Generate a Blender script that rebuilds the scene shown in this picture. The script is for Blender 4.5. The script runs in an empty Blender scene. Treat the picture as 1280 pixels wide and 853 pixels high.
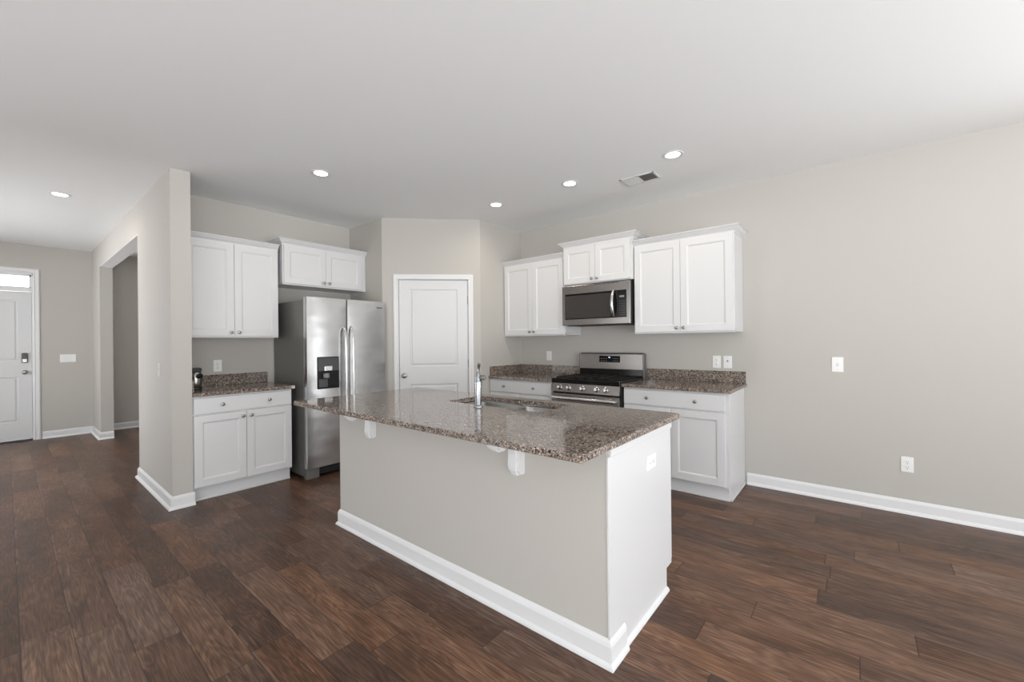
import bpy, bmesh, math, random
from mathutils import Vector, Matrix
random.seed(4)
C = bpy.context.scene.collection
SC = bpy.context.scene
R = math.radians

# ------------------------------------------------------------------ camera, world, lights, exposure
def make_camera():
    a, p, ro = 0.8827, 0.001, -0.010
    F = Vector((-math.cos(a), math.sin(a), 0)); Rt = Vector((math.sin(a), math.cos(a), 0)); U = Vector((0, 0, 1))
    F2 = F*math.cos(p)+U*math.sin(p); U2 = U*math.cos(p)-F*math.sin(p)
    R3 = Rt*math.cos(ro)+U2*math.sin(ro); U3 = U2*math.cos(ro)-Rt*math.sin(ro)
    cam = bpy.data.cameras.new('camera'); o = bpy.data.objects.new('camera', cam); C.objects.link(o)
    cam.sensor_width = 36; cam.lens = 36*520.852/1280; cam.clip_start = 0.05
    m = Matrix((R3, U3, -F2)).transposed().to_4x4(); m.translation = Vector((0, 0, 1.319))
    o.matrix_world = m
    SC.camera = o
make_camera()
SC.view_settings.view_transform = 'Standard'; SC.view_settings.look = 'None'
SC.view_settings.gamma = 1; SC.view_settings.use_curve_mapping = False
SC.view_settings.exposure = 0.24

W = bpy.data.worlds.new('sky'); SC.world = W; W.use_nodes = True
WORLD_COLOR = (1.28, 1.33, 1.37); WORLD_STRENGTH = 2.75
GROUND_FILL_COLOR = (2.48, 2.53, 2.58)     # lower half of the world, added brightness to lift the ceiling
bg = W.node_tree.nodes['Background']; bg.inputs[1].default_value = WORLD_STRENGTH
def world_gradient():
    n, l = W.node_tree.nodes, W.node_tree.links
    tc = n.new('ShaderNodeTexCoord'); sp = n.new('ShaderNodeSeparateXYZ'); l.new(tc.outputs['Generated'], sp.inputs[0])
    mr = n.new('ShaderNodeMapRange'); mr.inputs['From Min'].default_value = -.12; mr.inputs['From Max'].default_value = .04
    l.new(sp.outputs[2], mr.inputs['Value'])
    mx = n.new('ShaderNodeMixRGB'); l.new(mr.outputs[0], mx.inputs[0])
    mx.inputs[1].default_value = (*GROUND_FILL_COLOR, 1); mx.inputs[2].default_value = (*WORLD_COLOR, 1)
    l.new(mx.outputs[0], bg.inputs[0])
world_gradient()
LAMP_W = 2.4                      # recessed ceiling lamps

def portal(name, loc, rot, sx, sy):
    l = bpy.data.lights.new(name, 'AREA'); l.shape = 'RECTANGLE'; l.size = sx; l.size_y = sy
    l.cycles.is_portal = True
    o = bpy.data.objects.new(name, l); C.objects.link(o); o.location = loc; o.rotation_euler = rot
portal('portal_right', (3.62, -0.2, 1.2), (0, R(90), 0), 2.35, 5.8)
portal("portal_rear", (0.65, -3.38, 1.1), (R(90), 0, 0), 3.9, 2.2)
portal('portal_patio', (2.3, 4.40, 1.1), (R(-90), 0, 0), 1.7, 2.1)
portal('portal_dining', (-9.0, 2.8, 1.4), (0, R(-90), 0), 1.6, 1.8)

# ------------------------------------------------------------------ constants
H = 2.743
YR = 4.289; XF = -4.852; XC = -3.365; YP = 2.731
D0 = Vector((-4.153, 2.731)); D1 = Vector((-3.365, 3.522))
DT = (D1-D0).normalized(); DN = Vector((DT.y, -DT.x))        # DN points into the room
DL = (D1-D0).length
YS0, YS1, XS = 0.844, 0.978, -4.227
XE = -8.93                                                     # entry wall

# ------------------------------------------------------------------ materials
def nmat(name):
    m = bpy.data.materials.new(name); m.use_nodes = True
    return m, m.node_tree.nodes, m.node_tree.links, m.node_tree.nodes['Principled BSDF']
def flat(name, col, rough=0.5, metal=0.0, bump=0, bscale=60, spec=None, coat=0):
    m, n, l, b = nmat(name)
    b.inputs['Base Color'].default_value = (*col, 1); b.inputs['Roughness'].default_value = rough
    b.inputs['Metallic'].default_value = metal
    if spec is not None: b.inputs['Specular IOR Level'].default_value = spec
    if coat: b.inputs['Coat Weight'].default_value = coat; b.inputs['Coat Roughness'].default_value = .1
    tc = n.new('ShaderNodeTexCoord')
    nz = n.new('ShaderNodeTexNoise'); nz.inputs['Scale'].default_value = bscale
    l.new(tc.outputs['Object'], nz.inputs['Vector'])
    bp = n.new('ShaderNodeBump'); bp.inputs['Strength'].default_value = max(bump, 0.01); bp.inputs['Distance'].default_value = .002
    l.new(nz.outputs['Fac'], bp.inputs['Height']); l.new(bp.outputs['Normal'], b.inputs['Normal'])
    return m
def emit(name, col, s):
    m, n, l, b = nmat(name)
    b.inputs['Base Color'].default_value = (*col, 1)
    b.inputs['Emission Color'].default_value = (*col, 1); b.inputs['Emission Strength'].default_value = s
    return m
def granite():
    m, n, l, b = nmat('speckled_granite')
    tc = n.new('ShaderNodeTexCoord')
    def ramp(src, stops, interp='CONSTANT'):
        r = n.new('ShaderNodeValToRGB'); r.color_ramp.interpolation = interp
        e = r.color_ramp.elements
        while len(e) < len(stops): e.new(0.5)
        for i, (p, c) in enumerate(stops): e[i].position = p; e[i].color = (*c, 1)
        l.new(src, r.inputs[0]); return r
    dn = n.new('ShaderNodeTexNoise'); dn.inputs['Scale'].default_value = 120; dn.inputs['Detail'].default_value = 2
    l.new(tc.outputs['Object'], dn.inputs['Vector'])
    dm = n.new('ShaderNodeMixRGB'); dm.blend_type = 'ADD'; dm.inputs[0].default_value = 0.012
    l.new(tc.outputs['Object'], dm.inputs[1]); l.new(dn.outputs['Color'], dm.inputs[2])
    v1 = n.new('ShaderNodeTexVoronoi'); v1.inputs['Scale'].default_value = 125
    l.new(dm.outputs[0], v1.inputs['Vector'])
    s1 = n.new('ShaderNodeSeparateColor'); l.new(v1.outputs['Color'], s1.inputs[0])
    r1 = ramp(s1.outputs[0], [(0, (.014, .013, .013)), (.17, (.075, .062, .055)), (.28, (.18, .145, .125)), (.42, (.35, .275, .225)),
                              (.56, (.24, .225, .215)), (.70, (.47, .385, .32)), (.82, (.60, .555, .51)), (.93, (.09, .085, .085))])
    v2 = n.new('ShaderNodeTexVoronoi'); v2.inputs['Scale'].default_value = 240
    l.new(dm.outputs[0], v2.inputs['Vector'])
    s2 = n.new('ShaderNodeSeparateColor'); l.new(v2.outputs['Color'], s2.inputs[0])
    r2 = ramp(s2.outputs[1], [(0, (.012, .012, .012)), (.25, (.17, .145, .13)), (.48, (.35, .28, .235)), (.72, (.30, .275, .26)), (.86, (.64, .60, .57))])
    nz = n.new('ShaderNodeTexNoise'); nz.inputs['Scale'].default_value = 45; nz.inputs['Detail'].default_value = 3
    l.new(tc.outputs['Object'], nz.inputs['Vector'])
    rf = ramp(nz.outputs['Fac'], [(.42, (0, 0, 0)), (.58, (1, 1, 1))], 'LINEAR')
    mx = n.new('ShaderNodeMixRGB'); l.new(rf.outputs[0], mx.inputs[0]); l.new(r1.outputs[0], mx.inputs[1]); l.new(r2.outputs[0], mx.inputs[2])
    tn = n.new('ShaderNodeMixRGB'); tn.blend_type = 'MULTIPLY'; tn.inputs[0].default_value = 1; l.new(mx.outputs[0], tn.inputs[1]); tn.inputs[2].default_value = (.84, .79, .745, 1)
    l.new(tn.outputs[0], b.inputs['Base Color'])
    b.inputs['Roughness'].default_value = 0.07
    b.inputs['Specular IOR Level'].default_value = 0.6
    return m
def planks():
    m, n, l, b = nmat('brown_wood_plank_vinyl')
    PW, PL, Y0 = 0.157, 0.99, 0.035
    tc = n.new('ShaderNodeTexCoord'); sp = n.new('ShaderNodeSeparateXYZ'); l.new(tc.outputs['Object'], sp.inputs[0])
    def M(op, a, bb=None, c=None):
        k = n.new('ShaderNodeMath'); k.operation = op
        for i, v in enumerate((a, bb, c)):
            if v is None: continue
            if isinstance(v, (int, float)): k.inputs[i].default_value = v
            else: l.new(v, k.inputs[i])
        return k.outputs[0]
    x, y = sp.outputs[0], sp.outputs[1]
    ry = M('DIVIDE', M('SUBTRACT', y, Y0), PW); row = M('FLOOR', ry)
    wn = n.new('ShaderNodeTexWhiteNoise'); wn.noise_dimensions = '1D'; l.new(row, wn.inputs['W'])
    rx = M('ADD', M('DIVIDE', x, PL), M('MULTIPLY', wn.outputs['Value'], 5.0)); col = M('FLOOR', rx)
    fy = M('SUBTRACT', ry, row); fx = M('SUBTRACT', rx, col)
    ey = M('MULTIPLY', M('MINIMUM', fy, M('SUBTRACT', 1.0, fy)), PW); ex = M('MULTIPLY', M('MINIMUM', fx, M('SUBTRACT', 1.0, fx)), PL)
    edge = M('MINIMUM', ex, ey)
    cv = n.new('ShaderNodeCombineXYZ'); l.new(row, cv.inputs[0]); l.new(col, cv.inputs[1])
    w2 = n.new('ShaderNodeTexWhiteNoise'); w2.noise_dimensions = '3D'; l.new(cv.outputs[0], w2.inputs['Vector'])
    sc = n.new('ShaderNodeSeparateColor'); l.new(w2.outputs['Color'], sc.inputs[0])
    # grain: stretched noise, shifted per plank
    gv = n.new('ShaderNodeCombineXYZ')
    l.new(M('ADD', x, M('MULTIPLY', sc.outputs[0], 17.0)), gv.inputs[0]); l.new(M('ADD', y, M('MULTIPLY', sc.outputs[1], 9.0)), gv.inputs[1])
    def noise(sx, sy, scale, detail, dist=0.0, rough=.6):
        mp = n.new('ShaderNodeMapping'); mp.inputs['Scale'].default_value = (sx, sy, 1); l.new(gv.outputs[0], mp.inputs['Vector'])
        z = n.new('ShaderNodeTexNoise'); z.inputs['Scale'].default_value = scale; z.inputs['Detail'].default_value = detail
        z.inputs['Distortion'].default_value = dist; z.inputs['Roughness'].default_value = rough
        l.new(mp.outputs[0], z.inputs['Vector']); return z.outputs['Fac']
    g1 = noise(1, 7, 1.5, 2, .35, .5)          # broad cathedral figure
    rings = M('FRACT', M('MULTIPLY', g1, 13.0)); rings = M('ABSOLUTE', M('SUBTRACT', rings, .5))
    g2 = noise(1, 32, 3.8, 9, .3, .72)           # fine streaks
    g2 = M('MULTIPLY_ADD', M('SUBTRACT', g2, .5), 2.6, .5); g4 = M('MULTIPLY_ADD', M('SUBTRACT', noise(1, 60, 9.0, 3, .2, .6), .5), 2.4, .5)
    g3 = noise(1, 3, 3.0, 2)
    v = M('ADD', M('MULTIPLY', sc.outputs[2], .20), M('MULTIPLY', g2, .42)); v = M('ADD', v, M('MULTIPLY', g4, .20))
    v = M('ADD', v, M('MULTIPLY', rings, .26)); v = M('ADD', v, M('MULTIPLY', g3, .36)); v = M('SUBTRACT', v, .165); v = M('MULTIPLY_ADD', M('SUBTRACT', v, .50), 1.45, .50)
    r = n.new('ShaderNodeValToRGB'); e = r.color_ramp.elements
    stops = [(.06, (.026, .011, .006)), (.36, (.080, .036, .018)), (.62, (.155, .073, .038)), (.97, (.32, .180, .108))]
    while len(e) < 4: e.new(.5)
    for i, (p, c) in enumerate(stops): e[i].position = p; e[i].color = (*c, 1)
    l.new(v, r.inputs[0])
    # per plank hue shift to greyer
    hm = n.new('ShaderNodeMixRGB'); l.new(M('MULTIPLY', sc.outputs[0], .32), hm.inputs[0]); l.new(r.outputs[0], hm.inputs[1])
    gy = n.new('ShaderNodeRGBToBW'); l.new(r.outputs[0], gy.inputs[0]); l.new(gy.outputs[0], hm.inputs[2])
    sm = n.new('ShaderNodeMapRange'); sm.inputs['From Min'].default_value = .0010; sm.inputs['From Max'].default_value = .0034
    sm.inputs['To Min'].default_value = .85; sm.inputs['To Max'].default_value = 0; l.new(edge, sm.inputs['Value'])
    ml = n.new('ShaderNodeMixRGB'); l.new(sm.outputs[0], ml.inputs[0]); l.new(hm.outputs[0], ml.inputs[1]); ml.inputs[2].default_value = (.030, .015, .010, 1)
    # light worn strip on one long edge of the planks
    l1 = n.new('ShaderNodeMapRange'); l1.inputs['From Min'].default_value = .002; l1.inputs['From Max'].default_value = .012
    l1.inputs['To Min'].default_value = .55; l1.inputs['To Max'].default_value = 0; l.new(M('MULTIPLY', fy, PW), l1.inputs['Value'])
    m2 = n.new('ShaderNodeMixRGB'); l.new(M('MULTIPLY', l1.outputs[0], M('MULTIPLY', M('GREATER_THAN', sc.outputs[1], .3), M('GREATER_THAN', g3, .5))), m2.inputs[0]); l.new(ml.outputs[0], m2.inputs[1]); m2.inputs[2].default_value = (.24, .15, .10, 1)
    l.new(m2.outputs[0], b.inputs['Base Color'])
    b.inputs['Roughness'].default_value = .36
    rr = n.new('ShaderNodeMapRange'); rr.inputs['To Min'].default_value = .28; rr.inputs['To Max'].default_value = .46
    b.inputs['Specular IOR Level'].default_value = .33; l.new(g2, rr.inputs['Value']); l.new(rr.outputs[0], b.inputs['Roughness'])
    bp = n.new('ShaderNodeBump'); bp.inputs['Strength'].default_value = .35; bp.inputs['Distance'].default_value = .001
    l.new(M('SUBTRACT', g2, M('MULTIPLY', sm.outputs[0], 1.5)), bp.inputs['Height']); l.new(bp.outputs[0], b.inputs['Normal'])
    return m
def steel(name, col, rough, wave=0.0, axis='z'):
    m, n, l, b = nmat(name)
    b.inputs['Base Color'].default_value = (*col, 1); b.inputs['Metallic'].default_value = 1
    tc = n.new('ShaderNodeTexCoord'); mp = n.new('ShaderNodeMapping')
    mp.inputs['Scale'].default_value = (900, 900, 6) if axis == 'z' else (6, 6, 900)
    l.new(tc.outputs['Object'], mp.inputs['Vector'])
    z = n.new('ShaderNodeTexNoise'); z.inputs['Scale'].default_value = 1; z.inputs['Detail'].default_value = 2; l.new(mp.outputs[0], z.inputs['Vector'])
    rr = n.new('ShaderNodeMapRange'); rr.inputs['To Min'].default_value = rough*.75; rr.inputs['To Max'].default_value = rough*1.25
    l.new(z.outputs['Fac'], rr.inputs['Value']); l.new(rr.outputs[0], b.inputs['Roughness'])
    if wave:
        z2 = n.new('ShaderNodeTexNoise'); z2.inputs['Scale'].default_value = 3.2; z2.inputs['Detail'].default_value = 1
        mp2 = n.new('ShaderNodeMapping'); mp2.inputs['Scale'].default_value = (1, .7, 2.2); l.new(tc.outputs['Object'], mp2.inputs['Vector']); l.new(mp2.outputs[0], z2.inputs['Vector'])
        bp = n.new('ShaderNodeBump'); bp.inputs['Strength'].default_value = wave; bp.inputs['Distance'].default_value = .02
        l.new(z2.outputs['Fac'], bp.inputs['Height']); l.new(bp.outputs[0], b.inputs['Normal'])
    return m
def thin_glass():
    m, n, l, b = nmat('clear_window_glass')
    out = n['Material Output']; t = n.new('ShaderNodeBsdfTransparent'); g = n.new('ShaderNodeBsdfGlossy'); g.inputs['Roughness'].default_value = .02
    fr = n.new('ShaderNodeFresnel'); mx = n.new('ShaderNodeMixShader')
    l.new(fr.outputs[0], mx.inputs[0]); l.new(t.outputs[0], mx.inputs[1]); l.new(g.outputs[0], mx.inputs[2]); l.new(mx.outputs[0], out.inputs[0])
    return m

M_WALL = flat('greige_wall_paint', (.515, .492, .457), .75, bump=.06, bscale=220)
M_CEIL = flat('white_ceiling_paint', (.875, .888, .893), .85, bump=.1, bscale=160)
M_TRIM = flat('white_trim_paint', (.76, .76, .765), .38)
M_CAB = flat('white_cabinet_paint', (.69, .69, .695), .36)
M_DOOR = flat('white_door_paint', (.70, .70, .705), .40)
M_PLATE = flat('white_plastic', (.85, .85, .84), .35)
M_SLOT = flat('dark_slot', (.10, .10, .10), .6)
M_SCREW = flat('grey_screw', (.6, .6, .6), .4, .6)
M_GRAN = granite()
M_FLOOR = planks()
M_STEEL = steel('brushed_steel', (.56, .56, .56), .24, .25)
M_STEELH = steel('brushed_steel_horizontal', (.33, .31, .295), .25, 0, 'x')
M_STEELH2 = steel('satin_handle', (.68, .68, .68), .2)
M_SIDE = flat('grey_appliance_side', (.165, .162, .152), .38, .25)
M_SINK = steel('sink_steel', (.36, .36, .355), .28, 0, 'x')
M_CHROME = flat('polished_chrome', (.34, .35, .36), .2, 1.0)
M_NICK = flat('satin_nickel', (.36, .345, .33), .28, 1.0)
M_BLACK = flat('gloss_black_plastic', (.008, .008, .009), .12, spec=.25)
M_MATB = flat('matte_black', (.02, .02, .02), .5)
M_ENAMEL = flat('black_enamel', (.007, .007, .007), .12, spec=.25)
M_IRON = flat('cast_iron', (.010, .0095, .009), .45, spec=.3)
M_GLASSB = flat('dark_oven_glass', (.045, .042, .04), .08)
M_LENS = emit('lamp_lens', (1.0, .93, .80), 9.0)
M_BLUE = emit('display_digit', (.55, .75, 1.0), .8)
M_GLASS = thin_glass()
M_DUCT_SHADE = flat('grey_duct_shadow', (.16, .155, .15), .7)
M_DGREY = flat('dark_grey_plastic', (.055, .055, .06), .25)
M_BTN = flat('printed_grey', (.25, .24, .23), .5)

# ------------------------------------------------------------------ helpers
def nb(): return bmesh.new()
def obj(name, bm, mat, parent=None, label=None, smooth=False, loc=None):
    bmesh.ops.recalc_face_normals(bm, faces=bm.faces[:])
    me = bpy.data.meshes.new(name); bm.to_mesh(me); bm.free()
    me.materials.append(mat)
    if smooth:
        for p in me.polygons: p.use_smooth = True
        try: me.set_sharp_from_angle(angle=R(35))
        except Exception: pass
    o = bpy.data.objects.new(name, me); C.objects.link(o)
    if parent is not None: o.parent = parent
    if loc: o.location = loc
    if label: o['label'] = label
    return o
def tag(o, label, cat, group=None):
    o['label'] = label; o['category'] = cat
    if group: o['group'] = group
    return o
def thing(name, label, cat, loc=(0, 0, 0), rz=0, group=None):
    o = bpy.data.objects.new(name, None); C.objects.link(o); o.location = loc; o.rotation_euler = (0, 0, rz)
    o.empty_display_size = .1
    return tag(o, label, cat, group)
def struct(o): o['kind'] = 'structure'; return o
def box(bm, x0, x1, y0, y1, z0, z1, bev=0, seg=1):
    vs = [bm.verts.new((x, y, z)) for x in (x0, x1) for y in (y0, y1) for z in (z0, z1)]
    fs = []
    for q in ((0, 1, 3, 2), (4, 6, 7, 5), (0, 4, 5, 1), (2, 3, 7, 6), (0, 2, 6, 4), (1, 5, 7, 3)):
        fs.append(bm.faces.new([vs[i] for i in q]))
    if bev:
        es = list({e for f in fs for e in f.edges})
        bmesh.ops.bevel(bm, geom=es, offset=bev, segments=seg, profile=.5, affect='EDGES')
def prism(bm, pts, z0, z1, bev_vert=0):
    lo = [bm.verts.new((p[0], p[1], z0)) for p in pts]; hi = [bm.verts.new((p[0], p[1], z1)) for p in pts]
    n = len(pts); bm.faces.new(lo[::-1]); bm.faces.new(hi)
    for i in range(n): bm.faces.new((lo[i], lo[(i+1) % n], hi[(i+1) % n], hi[i]))
def prism_axis(bm, prof, a0, a1, axis):
    """extrude a closed 2D profile along an axis; axis 'x': prof=(y,z); 'y': prof=(x,z)"""
    def mk(p, a): return (a, p[0], p[1]) if axis == 'x' else (p[0], a, p[1])
    A = [bm.verts.new(mk(p, a0)) for p in prof]; B = [bm.verts.new(mk(p, a1)) for p in prof]
    n = len(prof); bm.faces.new(A); bm.faces.new(B[::-1])
    for i in range(n): bm.faces.new((A[i], B[i], B[(i+1) % n], A[(i+1) % n]))
def lathe(bm, prof, seg=24, mat=None):
    """prof: (r,z) from bottom to top, around local z, transformed by mat"""
    mat = mat or Matrix.Identity(4); rings = []
    for r, z in prof:
        if r < 1e-6: rings.append([bm.verts.new(mat @ Vector((0, 0, z)))])
        else: rings.append([bm.verts.new(mat @ Vector((r*math.cos(2*math.pi*i/seg), r*math.sin(2*math.pi*i/seg), z))) for i in range(seg)])
    for a, b in zip(rings, rings[1:]):
        for i in range(seg):
            j = (i+1) % seg
            if len(a) == 1 and len(b) == 1: continue
            if len(a) == 1: bm.faces.new((a[0], b[j], b[i]))
            elif len(b) == 1: bm.faces.new((a[i], a[j], b[0]))
            else: bm.faces.new((a[i], a[j], b[j], b[i]))
    if len(rings[0]) > 1: bm.faces.new(rings[0][::-1])
    if len(rings[-1]) > 1: bm.faces.new(rings[-1])
def tube(bm, pts, rads, seg=12, cap=True, sx=1.0, up=None):
    pts = [Vector(p) for p in pts]
    if isinstance(rads, (int, float)): rads = [rads]*len(pts)
    rings = []; prev = None
    for i, p in enumerate(pts):
        d = (pts[min(i+1, len(pts)-1)]-pts[max(i-1, 0)]).normalized()
        u = prev if prev is not None else (Vector(up) if up else (Vector((0, 0, 1)) if abs(d.z) < .9 else Vector((1, 0, 0))))
        s = d.cross(u).normalized(); u = s.cross(d).normalized(); prev = u
        rings.append([bm.verts.new(p+(s*math.cos(t)*sx+u*math.sin(t))*rads[i]) for t in [2*math.pi*k/seg for k in range(seg)]])
    for a, b in zip(rings, rings[1:]):
        for i in range(seg): bm.faces.new((a[i], a[(i+1) % seg], b[(i+1) % seg], b[i]))
    if cap: bm.faces.new(rings[0][::-1]); bm.faces.new(rings[-1])
def sweep(bm, path, prof):
    """sweep profile (outward offset, z) along open 2D path, outward = right of travel, mitred"""
    P = [Vector(p) for p in path]; n = len(P); ds = [(P[i+1]-P[i]).normalized() for i in range(n-1)]
    nr = [Vector((d.y, -d.x)) for d in ds]; rings = []
    for i in range(n):
        if i == 0: o = nr[0]
        elif i == n-1: o = nr[-1]
        else:
            m = (nr[i-1]+nr[i]).normalized(); o = m/max(m.dot(nr[i]), .2)
        rings.append([bm.verts.new((P[i].x+o.x*q[0], P[i].y+o.y*q[0], q[1])) for q in prof])
    k = len(prof)
    for a, b in zip(rings, rings[1:]):
        for i in range(k): bm.faces.new((a[i], a[(i+1) % k], b[(i+1) % k], b[i]))
    bm.faces.new(rings[0]); bm.faces.new(rings[-1][::-1])
def rrect(x0, x1, y0, y1, r, seg=5):
    pts = []
    for cx, cy, a in ((x1-r, y1-r, 0), (x0+r, y1-r, 90), (x0+r, y0+r, 180), (x1-r, y0+r, 270)):
        for k in range(seg+1):
            t = R(a+90*k/seg); pts.append((cx+r*math.cos(t), cy+r*math.sin(t)))
    return pts
def dup(root, loc=None, rz=None, label=None, group=None, mat=None):
    r = root.copy(); C.objects.link(r)
    if loc is not None: r.location = loc
    if rz is not None: r.rotation_euler = (0, 0, rz)
    if mat is not None: r.matrix_world = mat
    if label: r['label'] = label
    if group: r['group'] = group
    for ch in list(root.children):
        c = ch.copy(); C.objects.link(c); c.parent = r
        for g in ch.children:
            d = g.copy(); C.objects.link(d); d.parent = c
    return r

# ------------------------------------------------------------------ room shell
bm = nb(); box(bm, -9.3, 3.8, -3.6, 4.6, -.12, 0); struct(obj('floor', bm, M_FLOOR))
bm = nb(); box(bm, -9.3, 3.8, -3.6, 4.6, H, H+.12); struct(obj('ceiling', bm, M_CEIL))

def wall_with_openings(name, axis, a0, a1, t0, t1, openings, mat=M_WALL, height=H):
    """axis 'x': wall runs along x, thickness t0..t1 in y"""
    bm = nb(); cuts = sorted({a0, a1, *[o[0] for o in openings], *[o[1] for o in openings]})
    for p, q in zip(cuts, cuts[1:]):
        spans = [(0, height)]
        for o in openings:
            if o[0] <= p+1e-6 and o[1] >= q-1e-6: spans = [s for s in ((0, o[2]), (o[3], height)) if s[1]-s[0] > .001]
        for s in spans:
            if axis == 'x': box(bm, p, q, t0, t1, *s)
            else: box(bm, t0, t1, p, q, *s)
    bmesh.ops.remove_doubles(bm, verts=bm.verts[:], dist=1e-5)
    # drop the inner faces shared by neighbouring pieces
    seen = {}
    for f in bm.faces: seen.setdefault(frozenset(v.index for v in f.verts), []).append(f)
    bm.verts.index_update(); seen = {}
    for f in bm.faces: seen.setdefault(frozenset(v.index for v in f.verts), []).append(f)
    bmesh.ops.delete(bm, geom=[f for fs in seen.values() if len(fs) > 1 for f in fs], context='FACES_ONLY')
    return struct(obj(name, bm, mat))
wall_with_openings('wall_back', 'x', -9.06, 3.75, YR, YR+.14, [(1.45, 3.15, .0, 2.1)])
wall_with_openings('wall_left', 'y', YS1, YR, XF-.13, XF, [])
wall_with_openings('wall_entry', 'y', -1.2, YR, XE-.13, XE, [(-.672, .262, 0, 2.355), (1.9, 3.7, .6, 2.2)])
wall_with_openings('wall_hall', 'x', XE, -4.30, -1.34, -1.2, [(-8.2, -5.7, .3, 2.3)])  # unseen window opening, added to brighten the hall
wall_with_openings('wall_living', 'y', -3.4, -1.34, -4.44, -4.30, [(-3.1, -1.6, 0, 2.35)])  # unseen window opening, added to light the ceiling at left
wall_with_openings('wall_right', 'y', -3.4, YR, 3.6, 3.75, [(-3.1, 2.7, .0, 2.35)])
wall_with_openings('wall_rear', 'x', -4.44, 3.75, -3.54, -3.4, [(-1.3, 2.6, .0, 2.2)])  # unseen rear opening, width shaped for the light on the island front
# partition between hall and kitchen: end stub, opening with header, entry pier
wall_with_openings('wall_partition', 'x', XE, XS, YS0, YS1, [(-8.17, -5.52, 0, 2.43)])
bm = nb(); box(bm, -8.17, -5.52, YS0+.002, YS1-.002, 2.420, 2.4305); struct(obj('soffit_lit_paint', bm, M_TRIM))  # white sheet under the header; light on the soffit put into colour
# pantry enclosure
bm = nb(); box(bm, XF, D0.x-.03, YP, YP+.11, 0, H); struct(obj('wall_pantry_left', bm, M_WALL))
bm = nb(); box(bm, XC-.11, XC, D1.y+.03, YR, 0, H); struct(obj('wall_pantry_right', bm, M_WALL))
def dpt(s, off=0): v = D0+DT*s+DN*off; return (v.x, v.y)
DS0, DS1, DTOP = .176, .978, 2.046           # door opening on the diagonal
def diag_prism(bm, s0, s1, o0, o1, z0, z1): prism(bm, [dpt(s0, o0), dpt(s1, o0), dpt(s1, o1), dpt(s0, o1)], z0, z1)
bm = nb()
prism(bm, [(D0.x, D0.y), dpt(DS0), dpt(DS0, -.11), (D0.x-.03, D0.y+.11), (D0.x-.03, D0.y)], 0, H)
prism(bm, [dpt(DS1), (D1.x, D1.y), (D1.x, D1.y+.03), (D1.x-.11, D1.y+.03), dpt(DS1, -.11)], 0, H)
diag_prism(bm, DS0, DS1, -.11, 0, DTOP, H)
struct(obj('wall_pantry_front', bm, M_WALL))

BASE = [(0, 0), (.030, 0), (.030, .006), (.026, .014), (.017, .021), (.014, .024), (.014, .082), (.010, .092), (.004, .101), (0, .103)]
def baseboard(name, path, prof=BASE):
    bm = nb(); sweep(bm, path, prof); return struct(obj(name, bm, M_TRIM))
baseboard('baseboard_back', [(XC+2.60, YR), (1.40, YR)][::1])
baseboard('baseboard_partition', [(-5.52, YS1), (-5.52, YS0), (XS, YS0), (XS, YS1+.012)])
baseboard('baseboard_entry', [(XE, .33), (XE, YS0), (-8.17, YS0), (-8.17, YS1)])
baseboard('baseboard_dining', [(XE, YS1), (XE, YR)])
baseboard('baseboard_pantry', [(D1.x, D1.y-.0), (D1.x, 3.70)])
baseboard('baseboard_hall', [(-4.30, -1.2), (XE, -1.2), (XE, -.735)])
# far side windows (outside the picture): plain frames
def win_frame(name, axis, a0, a1, z0, z1, c, n):
    bm = nb()
    for i in range(n+1):
        p = a0+(a1-a0)*i/n; q = (p-.03, p+.03)
        if axis == 'x': box(bm, *q, c-.03, c+.03, z0, z1)
        else: box(bm, c-.03, c+.03, *q, z0, z1)
    for z in (z0+.03, z1-.03):
        if axis == 'x': box(bm, a0, a1, c-.028, c+.028, z-.03, z+.03)
        else: box(bm, c-.028, c+.028, a0, a1, z-.03, z+.03)
    struct(obj(name, bm, M_TRIM))
win_frame('window_1', 'y', -3.1, 2.7, .05, 2.35, 3.68, 4)
win_frame("window_2", "x", -1.3, 2.6, .05, 2.2, -3.47, 4)
win_frame('window_3', 'x', 1.45, 3.15, 0, 2.1, YR+.07, 2)
win_frame('window_4', 'y', 1.9, 3.7, .6, 2.2, XE-.06, 2)

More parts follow.
